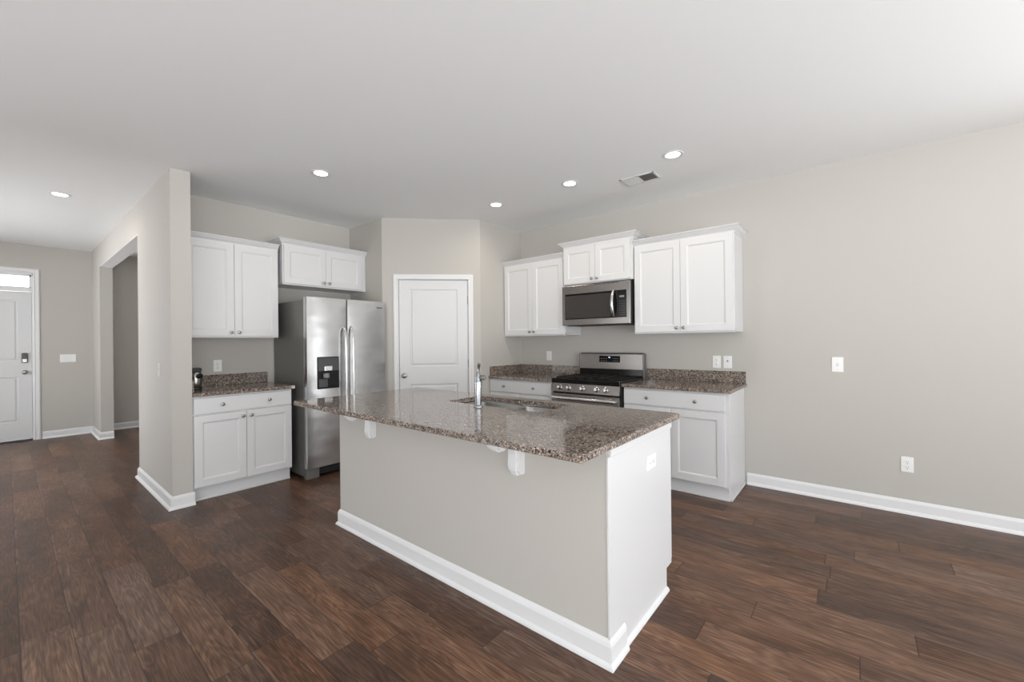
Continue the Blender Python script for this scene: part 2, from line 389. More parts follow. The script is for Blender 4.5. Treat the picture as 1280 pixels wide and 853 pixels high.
# ------------------------------------------------------------------ panelled doors
def panel_door(bm, w, h, t, panels, y=0):
    """front face at y, facing -y, local x 0..w; panels raised mouldings; grid of cells so the face is one skin"""
    xs = sorted({0, w, *[p[0] for p in panels], *[p[1] for p in panels]}); zs = sorted({0, h, *[p[2] for p in panels], *[p[3] for p in panels]})
    def isp(a, b, c, d): return any(p[0] <= a+1e-6 and p[1] >= b-1e-6 and p[2] <= c+1e-6 and p[3] >= d-1e-6 for p in panels)
    for a, b in zip(xs, xs[1:]):
        for c, d in zip(zs, zs[1:]):
            if not isp(a, b, c, d): bm.faces.new([bm.verts.new(v) for v in ((a, y, c), (b, y, c), (b, y, d), (a, y, d))])
    for a, b, c, d in panels:
        steps = [(0, 0), (.009, .008), (.020, .009), (.034, .002), (.040, .0015)]
        prev = None
        for ins, dep in steps:
            r = [bm.verts.new(v) for v in ((a+ins, y+dep, c+ins), (b-ins, y+dep, c+ins), (b-ins, y+dep, d-ins), (a+ins, y+dep, d-ins))]
            if prev:
                for i in range(4): bm.faces.new((prev[i], prev[(i+1) % 4], r[(i+1) % 4], r[i]))
            prev = r
        bm.faces.new(prev)
    # back and edges
    v = [bm.verts.new(p) for p in ((0, y, 0), (w, y, 0), (w, y, h), (0, y, h), (0, y+t, 0), (w, y+t, 0), (w, y+t, h), (0, y+t, h))]
    bm.faces.new([v[4], v[7], v[6], v[5]])
    for i in range(4): j = (i+1) % 4; bm.faces.new((v[i], v[4+i], v[4+j], v[j]))
    bmesh.ops.remove_doubles(bm, verts=bm.verts[:], dist=1e-5)
def Rx(loc, ang=90): return Matrix.Translation(loc) @ Matrix.Rotation(R(ang), 4, 'X')     # local z -> -y at +90
KNOB = [(.031, 0), (.031, .006), (.012, .010), (.011, .030), (.020, .036), (.027, .045), (.029, .054), (.024, .064), (.012, .069), (0, .070)]
def casing_profile(): return [(0, 0), (.060, 0), (.060, .010), (.052, .017), (.018, .013), (.010, .016), (0, .010)]
def casing(parent_name, w, h, cw, x0=0, proj=.016):
    """flat moulded casing round an opening w x h starting at local x0, sitting on wall face y=0 (front is -y)"""
    bm = nb()
    # mitred sweep in the xz plane: profile offset outward and -y
    prof = [(0, 0), (0, -.011), (.010, -.016), (.020, -.012), (cw-.012, -proj), (cw, -.010), (cw, 0)]
    path = [(x0, 0), (x0, h), (x0+w, h), (x0+w, 0)]; out = [(-1, 0), (-1, 1), (1, 1), (1, 0)]; rings = []
    for p, o in zip(path, out): rings.append([bm.verts.new((p[0]+o[0]*q[0], q[1], p[1]+o[1]*q[0])) for q in prof])
    for a, b in zip(rings, rings[1:]):
        for i in range(len(prof)): j = (i+1) % len(prof); bm.faces.new((a[i], a[j], b[j], b[i]))
    bm.faces.new(rings[0]); bm.faces.new(rings[-1][::-1])
    return bm
# pantry door (door_1): local x along the diagonal, -y out of the wall
ang = math.atan2(DT.y, DT.x); W1 = DS1-DS0
t = bpy.data.objects.new('door_1', None); C.objects.link(t); t.location = (*dpt(DS0), 0); t.rotation_euler = (0, 0, ang); t['kind'] = 'structure'
obj('casing', casing('c', W1-.012, DTOP-.006, .060, .006), M_TRIM, t)
bm = nb(); box(bm, 0, .006, 0, .11, 0, DTOP); box(bm, W1-.006, W1, 0, .11, 0, DTOP); box(bm, 0, W1, 0, .11, DTOP-.006, DTOP)
box(bm, .006, .02, .045, .06, 0, DTOP-.006); box(bm, W1-.02, W1-.006, .045, .06, 0, DTOP-.006); struct(obj('jamb', bm, M_TRIM, t))
bm = nb(); dw = W1-.02; panel_door(bm, dw, DTOP-.02, .035, [(.115, dw-.118, 1.03, DTOP-.125), (.115, dw-.118, .19, .83)])
leaf = obj('leaf', bm, M_DOOR, t, loc=(.010, .008, .010))
bm = nb(); lathe(bm, KNOB, 20, Rx((.056, 0, .93))); obj('knob', bm, M_NICK, leaf, 'satin nickel round knob', True)
for z in (1.79, 1.06, .2):
    bm = nb(); box(bm, dw-.004, dw+.008, -.006, .004, z-.045, z+.045, .002); tube(bm, [(dw+.004, -.006, z-.05), (dw+.004, -.006, z+.05)], .005, 8); obj('hinge', bm, M_NICK, leaf)
# entry door (door_2) with transom, facing +x: local x -> +y, local -y -> +x
t = bpy.data.objects.new('door_2', None); C.objects.link(t); t.location = (XE, -.672, 0); t.rotation_euler = (0, 0, R(90)); t['kind'] = 'structure'
W2 = .934
obj('casing', casing('c', W2-.02, 2.345, .062, .010), M_TRIM, t)
bm = nb(); box(bm, 0, .022, 0, .13, 0, 2.355); box(bm, W2-.022, W2, 0, .13, 0, 2.355); box(bm, 0, W2, 0, .13, 2.325, 2.355); box(bm, .022, W2-.022, .01, .12, 2.085, 2.135)
for x in (.022, W2-.036): box(bm, x, x+.014, .074, .100, .02, 2.09)
obj('jamb', bm, M_TRIM, t)
bm = nb(); box(bm, .022, W2-.022, -.012, .13, 0, .022, .004); obj('threshold', bm, M_DGREY, t)
dw = W2-.05; bm = nb(); pw = (dw-.36)/2
panel_door(bm, dw, 2.055, .042, [(.12, .12+pw, 1.09, 1.94), (dw-.12-pw, dw-.12, 1.09, 1.94), (.12, .12+pw, .24, .87), (dw-.12-pw, dw-.12, .24, .87)])
leaf = obj('leaf', bm, M_DOOR, t, loc=(.025, .03, .026))
bm = nb(); box(bm, dw-.095, dw-.035, -.022, 0, 1.06, 1.20, .012, 3); lk = obj('keypad_lock', bm, M_NICK, leaf, 'nickel keypad deadbolt with black face')
bm = nb(); box(bm, dw-.088, dw-.042, -.026, -.02, 1.115, 1.19, .004, 2); obj('keypad', bm, M_BLACK, lk)
bm = nb(); lathe(bm, KNOB, 20, Rx((dw-.065, 0, .93))); obj('knob', bm, M_NICK, leaf, 'satin nickel round knob', True)
bm = nb(); box(bm, .03, W2-.03, .060, .066, 2.13, 2.33); obj('transom_pane', bm, M_GLASS, t)
bm = nb()
for z in (2.14, 2.315): box(bm, .022, W2-.022, .045, .08, z-.012, z+.012)
for x in (.03, W2-.03): box(bm, x-.012, x+.012, .045, .08, 2.13, 2.325)
obj('transom_frame', bm, M_TRIM, t)

# ------------------------------------------------------------------ cabinets
def shaker(bm, x0, x1, z0, z1, yf, t=.019, fw=.058):
    """recessed panel front; front face at y=yf facing -y"""
    c = .0018
    steps = [(c, 0), (fw, 0), (fw+.004, .003), (fw+.007, .0035), (fw+.012, .0085)]
    back = [bm.verts.new(p) for p in ((x0, yf+t, z0), (x1, yf+t, z0), (x1, yf+t, z1), (x0, yf+t, z1))]
    out = [bm.verts.new(p) for p in ((x0, yf+c, z0), (x1, yf+c, z0), (x1, yf+c, z1), (x0, yf+c, z1))]
    bm.faces.new(back[::-1])
    def q(a, b):
        for i in range(4): bm.faces.new((a[i], a[(i+1) % 4], b[(i+1) % 4], b[i]))
    q(back, out); prev = out
    for ins, dep in steps:
        r = [bm.verts.new(p) for p in ((x0+ins, yf+dep, z0+ins), (x1-ins, yf+dep, z0+ins), (x1-ins, yf+dep, z1-ins), (x0+ins, yf+dep, z1-ins))]
        q(prev, r); prev = r
    bm.faces.new(prev)
def slab(bm, x0, x1, z0, z1, yf, t=.019): box(bm, x0, x1, yf, yf+t, z0, z1, .003, 2)
CK = [(.0085, 0), (.0075, .003), (.0055, .006), (.006, .012), (.0125, .017), (.0155, .022), (.0145, .027), (.008, .0305), (0, .031)]
def cab_knob(parent, x, y, z):
    bm = nb(); lathe(bm, CK, 16, Rx((x, y, z))); return obj('knob', bm, M_NICK, parent, 'satin nickel round knob', True)
CROWN = [(0, -.062), (.004, -.062), (.006, -.050), (.012, -.042), (.026, -.030), (.038, -.014), (.041, -.010), (.050, -.008), (.050, 0), (0, 0)]
def upper(name, label, loc, rz, w, d, z0, z1, crown_top, crown_sides, xoff=(0, 0), split=None, rail=True):
    t = thing(name, label, 'wall cabinet', (loc[0], loc[1], 0), rz)
    bm = nb(); box(bm, 0, w, -d, -.001, z0, z1, .0015)
    if rail: box(bm, 0, w, -d-.001, -d+.02, z0-.004, z0+.02)
    obj('body', bm, M_CAB, t)
    a, b = xoff[0]+.006, w-xoff[1]-.006; m = split if split is not None else (a+b)/2
    for k, (p, q) in enumerate(((a, m-.0015), (m+.0015, b))):
        bm = nb(); shaker(bm, p, q, z0+.010, z1-.010-(0 if crown_top-z1 > .03 else .02), -d-.020)
        dr = obj('door', bm, M_CAB, t)
        cab_knob(dr, q-.030 if k == 0 else p+.030, -d-.020, z0+.045)
    l, r = crown_sides; path = []
    if l: path.append((0, -.002))
    path += [(0, -d-.001), (w, -d-.001)]
    if r: path.append((w, -.002))
    bm = nb(); sweep(bm, path, [(o, z+crown_top) for o, z in CROWN])
    box(bm, .0, w, -d, -.002, crown_top-.03, crown_top-.004)
    obj('crown_moulding', bm, M_CAB, t)
    return t
def base_cab(name, label, loc, rz, w, d, xoff=(0, 0), kn=(.26, .74), split=None, ndoor=2):
    t = thing(name, label, 'base cabinet', (loc[0], loc[1], 0), rz)
    bm = nb(); prism_axis(bm, [(-.001, 0), (-.001, .883), (-d, .883), (-d, .115), (-d+.07, .115), (-d+.07, 0)], 0, w, 'x')
    obj('body', bm, M_CAB, t)
    bm = nb(); box(bm, 0, w, -d+.045, -d+.070, 0, .112, .002); box(bm, 0, w, -d+.034, -d+.046, 0, .018, .004); obj('toe_board', bm, M_CAB, t)
    a, b = xoff[0]+.006, w-xoff[1]-.006; m = split if split is not None else (a+b)/2
    bm = nb(); slab(bm, a, b, .735, .868, -d-.020); dr = obj('drawer', bm, M_CAB, t)
    for f in kn: cab_knob(dr, a+(b-a)*f, -d-.020, .803)
    for k, (p, q) in enumerate(((a, m-.0015), (m+.0015, b))):
        bm = nb(); shaker(bm, p, q, .128, .722, -d-.020); dd = obj('door', bm, M_CAB, t)
        cab_knob(dd, q-.032 if k == 0 else p+.032, -d-.020, .680)
    return t
RZL = R(90)
upper('wall_cabinet', 'white double wall cabinet with two tall doors over the small counter left of the fridge', (XF, YS1+.003), RZL, .782, .33, 1.385, 2.270, 2.318, (False, False))
upper('wall_cabinet', 'short white double wall cabinet mounted above the stainless fridge', (XF, 1.795), RZL, .932, .36, 1.930, 2.340, 2.392, (True, False), (.004, .05))
upper('wall_cabinet', 'white double wall cabinet left of the microwave, against the pantry wall', (XC+.002, YR), 0, .883, .33, 1.385, 2.245, 2.297, (False, False), (.004, .012))
upper('wall_cabinet', 'short white double wall cabinet directly above the microwave', (-2.480, YR), 0, .798, .352, 1.925, 2.335, 2.392, (True, True), (.0, .018), rail=False)
upper('wall_cabinet', 'white double wall cabinet right of the microwave, nearest the bare wall', (-1.680, YR), 0, .893, .33, 1.385, 2.245, 2.297, (False, True), (.004, .004))
base_cab('base_cabinet', 'white base cabinet with wide drawer and two doors left of the fridge', (XF, YS1+.003), RZL, .785, .61)
base_cab('base_cabinet', 'white base cabinet between the pantry wall and the gas range', (XC+.002, YR), 0, .893, .61)
bc = base_cab('base_cabinet', 'white base cabinet right of the gas range with exposed end panel', (-1.672, YR), 0, .882, .61, (0, .012))
bm = nb(); prism_axis(bm, [(-.003, 0), (-.003, .883), (-.612, .883), (-.612, .116), (-.556, .116), (-.556, 0)], .8825, .890, 'x'); box(bm, .888, .900, -.566, -.003, 0, .018, .004); obj('end_panel', bm, M_CAB, bc)

# ------------------------------------------------------------------ worktops
def worktop(name, label, poly, splash, bev=.004):
    t = thing(name, label, 'countertop', (poly[0][0], poly[0][1], 0)); ox, oy = poly[0]
    bm = nb(); prism(bm, [(p[0]-ox, p[1]-oy) for p in poly], .884, .914)
    bmesh.ops.bevel(bm, geom=[e for e in bm.edges if abs(e.verts[0].co.z-e.verts[1].co.z) < .001], offset=bev, segments=2, affect='EDGES')
    obj('top', bm, M_GRAN, t)
    for s in splash:
        bm = nb(); box(bm, s[0]-ox, s[1]-ox, s[2]-oy, s[3]-oy, .9145, 1.022, .0015); obj('backsplash', bm, M_GRAN, t)
    return t
worktop('countertop', 'granite countertop with backsplash left of the fridge', [(XF+.001, YS1+.001), (-4.200, YS1+.001), (-4.200, 1.785), (XF+.001, 1.785)], [(XF+.001, XF+.021, YS1+.001, 1.772), (XF+.0215, -4.26, YS1+.001, YS1+.021)])
worktop('countertop', 'granite countertop in the corner between pantry wall and range', [(XC+.001, 3.645), (-2.463, 3.645), (-2.463, YR-.001), (XC+.001, YR-.001)], [(XC+.0215, -2.463, YR-.021, YR-.001), (XC+.001, XC+.021, 3.665, YR-.001)])
worktop('countertop', 'granite countertop with backsplash right of the range', [(-1.682, 3.645), (-.760, 3.645), (-.760, YR-.001), (-1.682, YR-.001)], [(-1.682, -.768, YR-.021, YR-.001)])

# ------------------------------------------------------------------ kitchen island
IX0, IX1, IY, IY2 = -2.905, -.775, 1.546, 2.284
isl = thing('kitchen_island', 'large kitchen island base with beige painted back and white end panel', 'kitchen island', ((IX0+IX1)/2, (IY+IY2)/2, 0))
ox, oy = (IX0+IX1)/2, (IY+IY2)/2
def ibox(bm, x0, x1, y0, y1, z0, z1, bev=0, seg=1): box(bm, x0-ox, x1-ox, y0-oy, y1-oy, z0, z1, bev, seg)
bm = nb(); ibox(bm, IX0, IX1-.006, IY, IY+.135, 0, .883); obj('half_wall', bm, M_WALL, isl, 'beige painted drywall back')
bm = nb(); ibox(bm, IX0+.02, IX1-.020, IY+.135, IY2, .115, .64); ibox(bm, IX0+.02, IX1-.020, IY+.135, IY2-.075, 0, .115)
ibox(bm, IX0+.02, -2.35, IY+.135, IY2, .64, .883); ibox(bm, -1.25, IX1-.02, IY+.135, IY2, .64, .883); obj('cabinet_body', bm, M_CAB, isl)
ibm = nb(); prof = [(IY+.135, .0), (IY+.135, .883), (IY2, .883), (IY2, .115), (IY2-.075, .115), (IY2-.075, 0)]
prism_axis(ibm, [(p[0]-oy, p[1]) for p in prof], IX1-.020-ox, IX1-.001-ox, 'x')
ibox(ibm, IX1-.006, IX1+.003, IY-.004, IY+.135, 0, .845, .001)
ibox(ibm, IX1-.006, IX1+.010, IY+.010, IY2-.005, .845, .883, .003)
obj('end_panel', ibm, M_CAB, isl)
bm = nb(); xs = [IX0+.02, -2.40, -1.99, -1.58, -1.20, IX1-.004]
for a, b in zip(xs, xs[1:]):
    dbm = nb(); shaker(dbm, 0, b-a-.003, .128, .868, 0); d = obj('door', dbm, M_CAB, isl, loc=(b-ox-.0015, IY2-oy+.020, 0)); d.rotation_euler = (0, 0, math.pi)
    kb = cab_knob(d, .03, 0, .80)
bm.free()
path = [(IX0, IY+.135), (IX0, IY), (IX1, IY), (IX1, IY+.135)]
IBASE = [(0, 0), (.026, 0), (.026, .004), (.024, .012), (.017, .020), (.014, .022), (.014, .084), (.010, .098), (.004, .108), (0, .110)]
bm = nb(); sweep(bm, [(p[0]-ox, p[1]-oy) for p in path], IBASE); obj('baseboard', bm, M_TRIM, isl)
bm = nb(); sweep(bm, [(IX1-ox-.001, IY+.1355-oy), (IX1-ox-.001, IY2-.075-oy)], [(0, 0), (.015, 0), (.015, .006), (.011, .014), (.004, .019), (0, .020)]); obj('shoe_moulding', bm, M_TRIM, isl)
# corbels
def corbel(x):
    bm = nb(); yw = IY-oy; hw = .034
    def prof(e):
        pr = [(yw, .882), (yw, .702-e), (yw-.012, .696-e), (yw-.030-e, .700-e), (yw-.040-e, .716), (yw-.044-e, .735), (yw-.040-e, .790)]
        for k in range(6):
            t = k/5*math.pi/2; pr.append((yw-.040-e-.040*(1-math.cos(t)), .800-e+.058*math.sin(t)))
        return pr+[(yw-.118, .860-e), (yw-.132, .842-e), (yw-.150, .834-e), (yw-.170, .838-e), (yw-.184, .852-e), (yw-.190, .868), (yw-.190, .882)]
    prism_axis(bm, prof(0), x-ox-hw, x-ox+hw, 'x')
    c = obj('corbel', bm, M_TRIM, isl)
    bm = nb(); prism_axis(bm, prof(.007), x-ox-.016, x-ox+.016, 'x'); obj('bead', bm, M_TRIM, c)
    return c
corbel(-2.470); corbel(-1.235)
# granite top with sink cut-out (boolean free: ring of quads)
TX0, TX1, TY0, TY1 = -3.060, -.745, 1.285, 2.360
SX0, SX1, SY0, SY1 = -2.165, -1.385, 1.922, 2.262
bm = nb(); n = 6
inner = rrect(SX0, SX1, SY0, SY1, .045, n); outer = rrect(TX0, TX1, TY0, TY1, .012, n)
def ring(pts, z): return [bm.verts.new((p[0]-ox, p[1]-oy, z)) for p in pts]
oT = ring(rrect(TX0+.004, TX1-.004, TY0+.004, TY1-.004, .010, n), .914); oB0 = ring(outer, .910); oB1 = ring(outer, .888); oB = ring(rrect(TX0+.004, TX1-.004, TY0+.004, TY1-.004, .010, n), .884)
iT = ring(inner, .914); iB = ring(inner, .884)
N = len(outer)
for a, b in ((iT, oT), (oT, oB0), (oB0, oB1), (oB1, oB), (oB, iB), (iB, iT)):
    for i in range(N): bm.faces.new((a[i], a[(i+1) % N], b[(i+1) % N], b[i]))
it = thing('countertop', 'large granite island countertop with sink cut-out and seating overhang', 'countertop', (ox, oy, 0)); obj('top', bm, M_GRAN, it)
# ------------------------------------------------------------------ sink
sk = thing('kitchen_sink', 'undermounted stainless double bowl sink in the island top', 'sink', ((SX0+SX1)/2, (SY0+SY1)/2, .884))
cx, cy = (SX0+SX1)/2, (SY0+SY1)/2
def bowl(x0, x1, name):
    bm = nb(); n = 8; rr = [rrect(x0-cx, x1-cx, SY0-.004-cy, SY1+.004-cy, .055, n), rrect(x0+.006-cx, x1-.006-cx, SY0+.002-cy, SY1-.002-cy, .055, n), rrect(x0+.016-cx, x1-.016-cx, SY0+.012-cy, SY1-.012-cy, .05, n), rrect(x0+.05-cx, x1-.05-cx, SY0+.05-cy, SY1-.05-cy, .04, n)]
    zs = [-.002, -.012, -.165, -.190]; R_ = [[bm.verts.new((p[0], p[1], z)) for p in r] for r, z in zip(rr, zs)]
    for a, b in zip(R_, R_[1:]):
        for i in range(len(a)): bm.faces.new((a[i], a[(i+1) % len(a)], b[(i+1) % len(a)], b[i]))
    bm.faces.new(R_[-1])
    o = obj(name, bm, M_SINK, sk, smooth=True); md = o.modifiers.new('thickness', 'SOLIDIFY'); md.thickness = .0015; md.offset = 1
    bm = nb(); lathe(bm, [(.042, 0), (.042, .003), (.030, .004), (.026, .001), (0, .001)], 20, Matrix.Translation(((x0+x1)/2-cx, 0, -.1895)))
    obj('drain', bm, M_NICK, o, smooth=True)
bowl(SX0-.004, -1.735, 'bowl'); bowl(-1.715, SX1+.004, 'bowl')
bm = nb(); box(bm, -1.735-cx-.004, -1.715-cx+.004, SY0-cy, SY1-cy, -.010, -.003, .002); obj('divider', bm, M_SINK, sk)
# ------------------------------------------------------------------ faucet
fa = thing('kitchen_faucet', 'chrome single lever faucet standing on the island beside the sink', 'faucet', (-1.812, 1.868, .9145))
bm = nb(); lathe(bm, [(.030, 0), (.030, .004), (.026, .010), (.0225, .012), (.0225, .150), (.0240, .146), (.0240, .156), (.0225, .160), (.0200, .178), (.0160, .198), (.0110, .216), (.008, .222), (0, .224)], 28); fb = obj('body', bm, M_CHROME, fa, smooth=True)
bm = nb(); tube(bm, [(-.010, .012, .125), (-.045, .050, .150), (-.080, .090, .166), (-.112, .126, .166), (-.138, .155, .152), (-.150, .169, .130)], [.016, .0155, .015, .0155, .017, .018], 16); obj('spout', bm, M_CHROME, fa, smooth=True)
bm = nb(); tube(bm, [(0, 0, .215), (.004, .001, .232), (.007, .0, .250), (.010, -.002, .262)], [.0085, .0075, .0085, .010], 12); lathe(bm, [(0, -.010), (.007, -.008), (.0105, 0), (.007, .008), (0, .010)], 12, Matrix.Translation((.010, -.002, .264))); obj('lever', bm, M_CHROME, fa, smooth=True)
bm = nb(); lathe(bm, [(.014, 0), (.017, .004), (.017, .024), (.012, .030), (0, .031)], 16, Matrix.Translation((.018, .010, .182)) @ Matrix.Rotation(R(90), 4, 'Y')); obj('temperature_knob', bm, M_SIDE, fa, 'dark nickel side knob', True)

# ------------------------------------------------------------------ refrigerator (faces +x)
FY0, FY1, FXF = 1.838, 2.708, -4.065
fr = thing('refrigerator', 'stainless side by side refrigerator with black ice and water dispenser', 'refrigerator', (-4.83, FY0, 0), RZL)
FW = FY1-FY0; FD = -4.83-FXF      # local: x 0..FW, front at y=FD (negative)
bm = nb(); box(bm, 0, FW, FD+.068, 0, .02, 1.745, .004, 2); obj('body', bm, M_SIDE, fr, 'dark grey painted casing')
sp = .415
def fdoor(x0, x1, curve):
    bm = nb(); n = 8; pts = [(x0, FD+.062), (x0, FD+.012)]
    for k in range(1, n): pts.append((x0+.006+(x1-x0-.012)*k/n, FD-.006*math.sin(math.pi*k/n)+.002))
    pts[2:2] = [(x0+.004, FD+.004)]; pts += [(x1-.004, FD+.004), (x1, FD+.012), (x1, FD+.062)]
    prism(bm, pts, .105, 1.772)
    return obj('door', bm, M_STEEL, fr, smooth=True)
dl = fdoor(0, sp-.004, 0); dr = fdoor(sp+.004, FW, 0)
def fhandle(x, par):
    bm = nb(); y = FD
    zs = [.52, .545, .60, .8, 1.0, 1.2, 1.38, 1.455, 1.485]; ys = [y-.004, y-.035, y-.050, y-.056, y-.058, y-.056, y-.050, y-.035, y-.004]
    tube(bm, [(x, b, a) for a, b in zip(zs, ys)], [.011, .012, .012, .012, .012, .012, .012, .012, .011], 14, sx=1.1, up=(0, 1, 0))
    obj('handle', bm, M_STEELH2, par, 'long curved steel bar handle', True)
fhandle(sp-.040, dl); fhandle(sp+.040, dr)
# dispenser
x0, x1 = .098, .322
bm = nb(); box(bm, x0, x1, FD-.012, FD+.02, .868, 1.185, .008, 3); dp = obj('dispenser', bm, M_BLACK, dl, 'black ice and water dispenser')
DPY = FD-.012
bm = nb(); box(bm, x0+.006, x1-.006, DPY-.003, DPY, 1.045, 1.178, .002); obj('control_panel', bm, M_DGREY, dp)
bm = nb(); box(bm, x0+.012, x0+.10, DPY-.002, DPY, .885, .965, .002); obj('drip_tray', bm, M_DGREY, dp)
bm = nb(); box(bm, x0+.066, x0+.145, DPY-.012, DPY-.001, 1.045, 1.092, .003); obj('ice_chute', bm, M_STEELH2, dp)
bm = nb(); lathe(bm, [(.022, 0), (.029, .006), (.030, .030), (.026, .046), (0, .048)], 18, Matrix.Translation((x0+.080, DPY-.014, .975))); obj('paddle', bm, M_BTN, dp, smooth=True)
# bottom: foot grille
for x in (0, FW-.125):
    bm = nb(); box(bm, x, x+.125, FD+.02, FD+.09, .0, .098, .006, 2); obj('foot_cover', bm, M_SIDE, fr)
bm = nb(); box(bm, .125, FW-.125, FD+.05, FD+.075, .02, .098)
for k in range(4): box(bm, .13, FW-.13, FD+.04, FD+.051, .028+k*.018, .036+k*.018)
obj('kick_grille', bm, M_MATB, fr)
for x in (.045, FW-.045):
    bm = nb(); box(bm, x-.035, x+.035, FD+.01, FD+.11, 1.746, 1.765, .004); obj('hinge_cover', bm, M_SIDE, fr)
bm = nb(); x = FW-.105
for k, w_ in enumerate((.010, .006, .005, .004, .007, .006, .008, .006, .006)):
    box(bm, x, x+w_-.001, FD-.0055, FD-.002, 1.700, 1.708 if k % 3 else 1.711); x += w_+.0012
obj('badge', bm, M_MATB, dr, 'tiny dark maker badge')

# ------------------------------------------------------------------ gas range (faces -y)
GX0, GX1, GYF = -2.455, -1.690, 3.635
gr = thing('gas_range', 'stainless freestanding gas range with black cooktop and five front knobs', 'stove', (GX0, YR-.02, 0))
GW = GX1-GX0; GF = GYF-(YR-.02)
bm = nb(); box(bm, 0, GW, GF+.03, 0, .03, .900, .002); obj('body', bm, M_MATB, gr, 'black enamelled casing')
bm = nb(); box(bm, .0, GW, GF-.005, -.07, .885, .932, .010, 3); ct = obj('cooktop', bm, M_ENAMEL, gr, 'glossy black cooktop')
# slanted front control panel
bm = nb(); prism_axis(bm, [(GF+.03, .885), (GF+.004, .885), (GF-.014, .800), (GF+.03, .790)], .004, GW-.004, 'x'); cp = obj('control_panel', bm, M_STEELH, gr)
for x in (.105, .210, .368, .526, .622):
    bm = nb(); lathe(bm, [(.026, 0), (.026, .006), (.021, .009), (.019, .034), (.016, .040), (0, .041)], 20, Rx((x, GF-.005, .843), 78))
    box(bm, x-.004, x+.004, GF-.050, GF-.040, .835, .862, .001); obj('knob', bm, M_STEELH2, cp, 'polished steel control knob', True)
bm = nb(); box(bm, .004, GW-.004, GF-.018, GF+.03, .235, .782, .006, 2); od = obj('oven_door', bm, M_STEELH, gr)
bm = nb(); box(bm, .12, GW-.12, GF-.020, GF-.017, .34, .62, .001); obj('oven_window', bm, M_GLASSB, od)
bm = nb(); tube(bm, [(.04, GF-.018, .742), (.045, GF-.055, .742), (.07, GF-.062, .742), (GW-.07, GF-.062, .742), (GW-.045, GF-.055, .742), (GW-.04, GF-.018, .742)], .018, 12, up=(0, 0, 1)); obj('handle', bm, M_STEELH2, od, 'steel bar handle', True)
bm = nb(); box(bm, .004, GW-.004, GF-.014, GF+.03, .045, .225, .005, 2); obj('storage_drawer', bm, M_STEELH, gr)
# grates
for gx0, gx1 in ((.03, .262), (.268, .497), (.503, .735)):
    bm = nb(); y0, y1 = GF+.045, -.105; z0, z1 = .937, .947
    for x in (gx0+.006, (gx0+gx1)/2, gx1-.006): box(bm, x-.006, x+.006, y0, y1, z0, z1, .002)
    for y in (y0+.006, y0+(y1-y0)*.27, (y0+y1)/2, y0+(y1-y0)*.73, y1-.006): box(bm, gx0, gx1, y-.006, y+.006, z0, z1, .002)
    for x in (gx0+.006, gx1-.006):
        for y in (y0+.006, y1-.006): box(bm, x-.007, x+.007, y-.007, y+.007, .931, z0+.002)
    obj('grate', bm, M_IRON, ct)
for x, y in ((.145, GF+.16), (.145, -.22), (.383, (GF)/2), (.62, GF+.16), (.62, -.22)):
    bm = nb(); lathe(bm, [(.045, .9315), (.045, .934), (.035, .936), (.032, .9362), (0, .9362)], 20, Matrix.Translation((x, y, 0))); obj('burner', bm, M_IRON, ct, smooth=True)
# backguard
bm = nb(); prism_axis(bm, [(-.001, .90), (-.001, 1.165), (-.012, 1.178), (-.045, 1.178), (-.058, 1.168), (-.066, 1.010), (-.066, .90)], .012, GW-.012, 'x')
bgd = obj('backguard', bm, M_STEELH, gr)
bm = nb(); prism_axis(bm, [(-.03, .931), (-.03, 1.008), (-.069, 1.008), (-.074, .931)], .012, GW-.012, 'x'); obj('vent_panel', bm, M_ENAMEL, bgd)
for e in ((.0, .013, -.066, -.001, .90, 1.176), (GW-.013, GW, -.066, -.001, .90, 1.176), (.012, GW-.012, -.050, -.001, 1.176, 1.184)):
    bm = nb(); box(bm, *e, .003); obj('edge_trim', bm, M_SIDE, bgd)
bm = nb(); prism_axis(bm, [(-.055, 1.080), (-.055, 1.150), (-.0615, 1.150), (-.065, 1.080)], .255, .500, 'x'); dsp = obj('display', bm, M_BLACK, bgd)
bm = nb()
for k in range(2):
    for i in range(3): box(bm, .275+i*.028, .289+i*.028, -.0665, -.0635, 1.093+k*.025, 1.097+k*.025)
    for i in range(3): box(bm, .415+i*.024, .428+i*.024, -.0665, -.0635, 1.093+k*.025, 1.097+k*.025)
obj('button_marks', bm, M_BTN, dsp)
def seg_digit(bm, x, z, w, h, y, segs):
    s = .0022
    S = {'a': (x, x+w, z+h-s, z+h), 'd': (x, x+w, z, z+s), 'g': (x, x+w, z+h/2-s/2, z+h/2+s/2), 'f': (x, x+s, z+h/2, z+h), 'e': (x, x+s, z, z+h/2), 'b': (x+w-s, x+w, z+h/2, z+h), 'c': (x+w-s, x+w, z, z+h/2)}
    for c in segs: a = S[c]; box(bm, a[0], a[1], y, y+.0015, a[2], a[3])
bm = nb(); box(bm, .366, .386, -.0655, -.062, 1.128, 1.140, .001); obj('lit_clock', bm, M_BLUE, dsp)

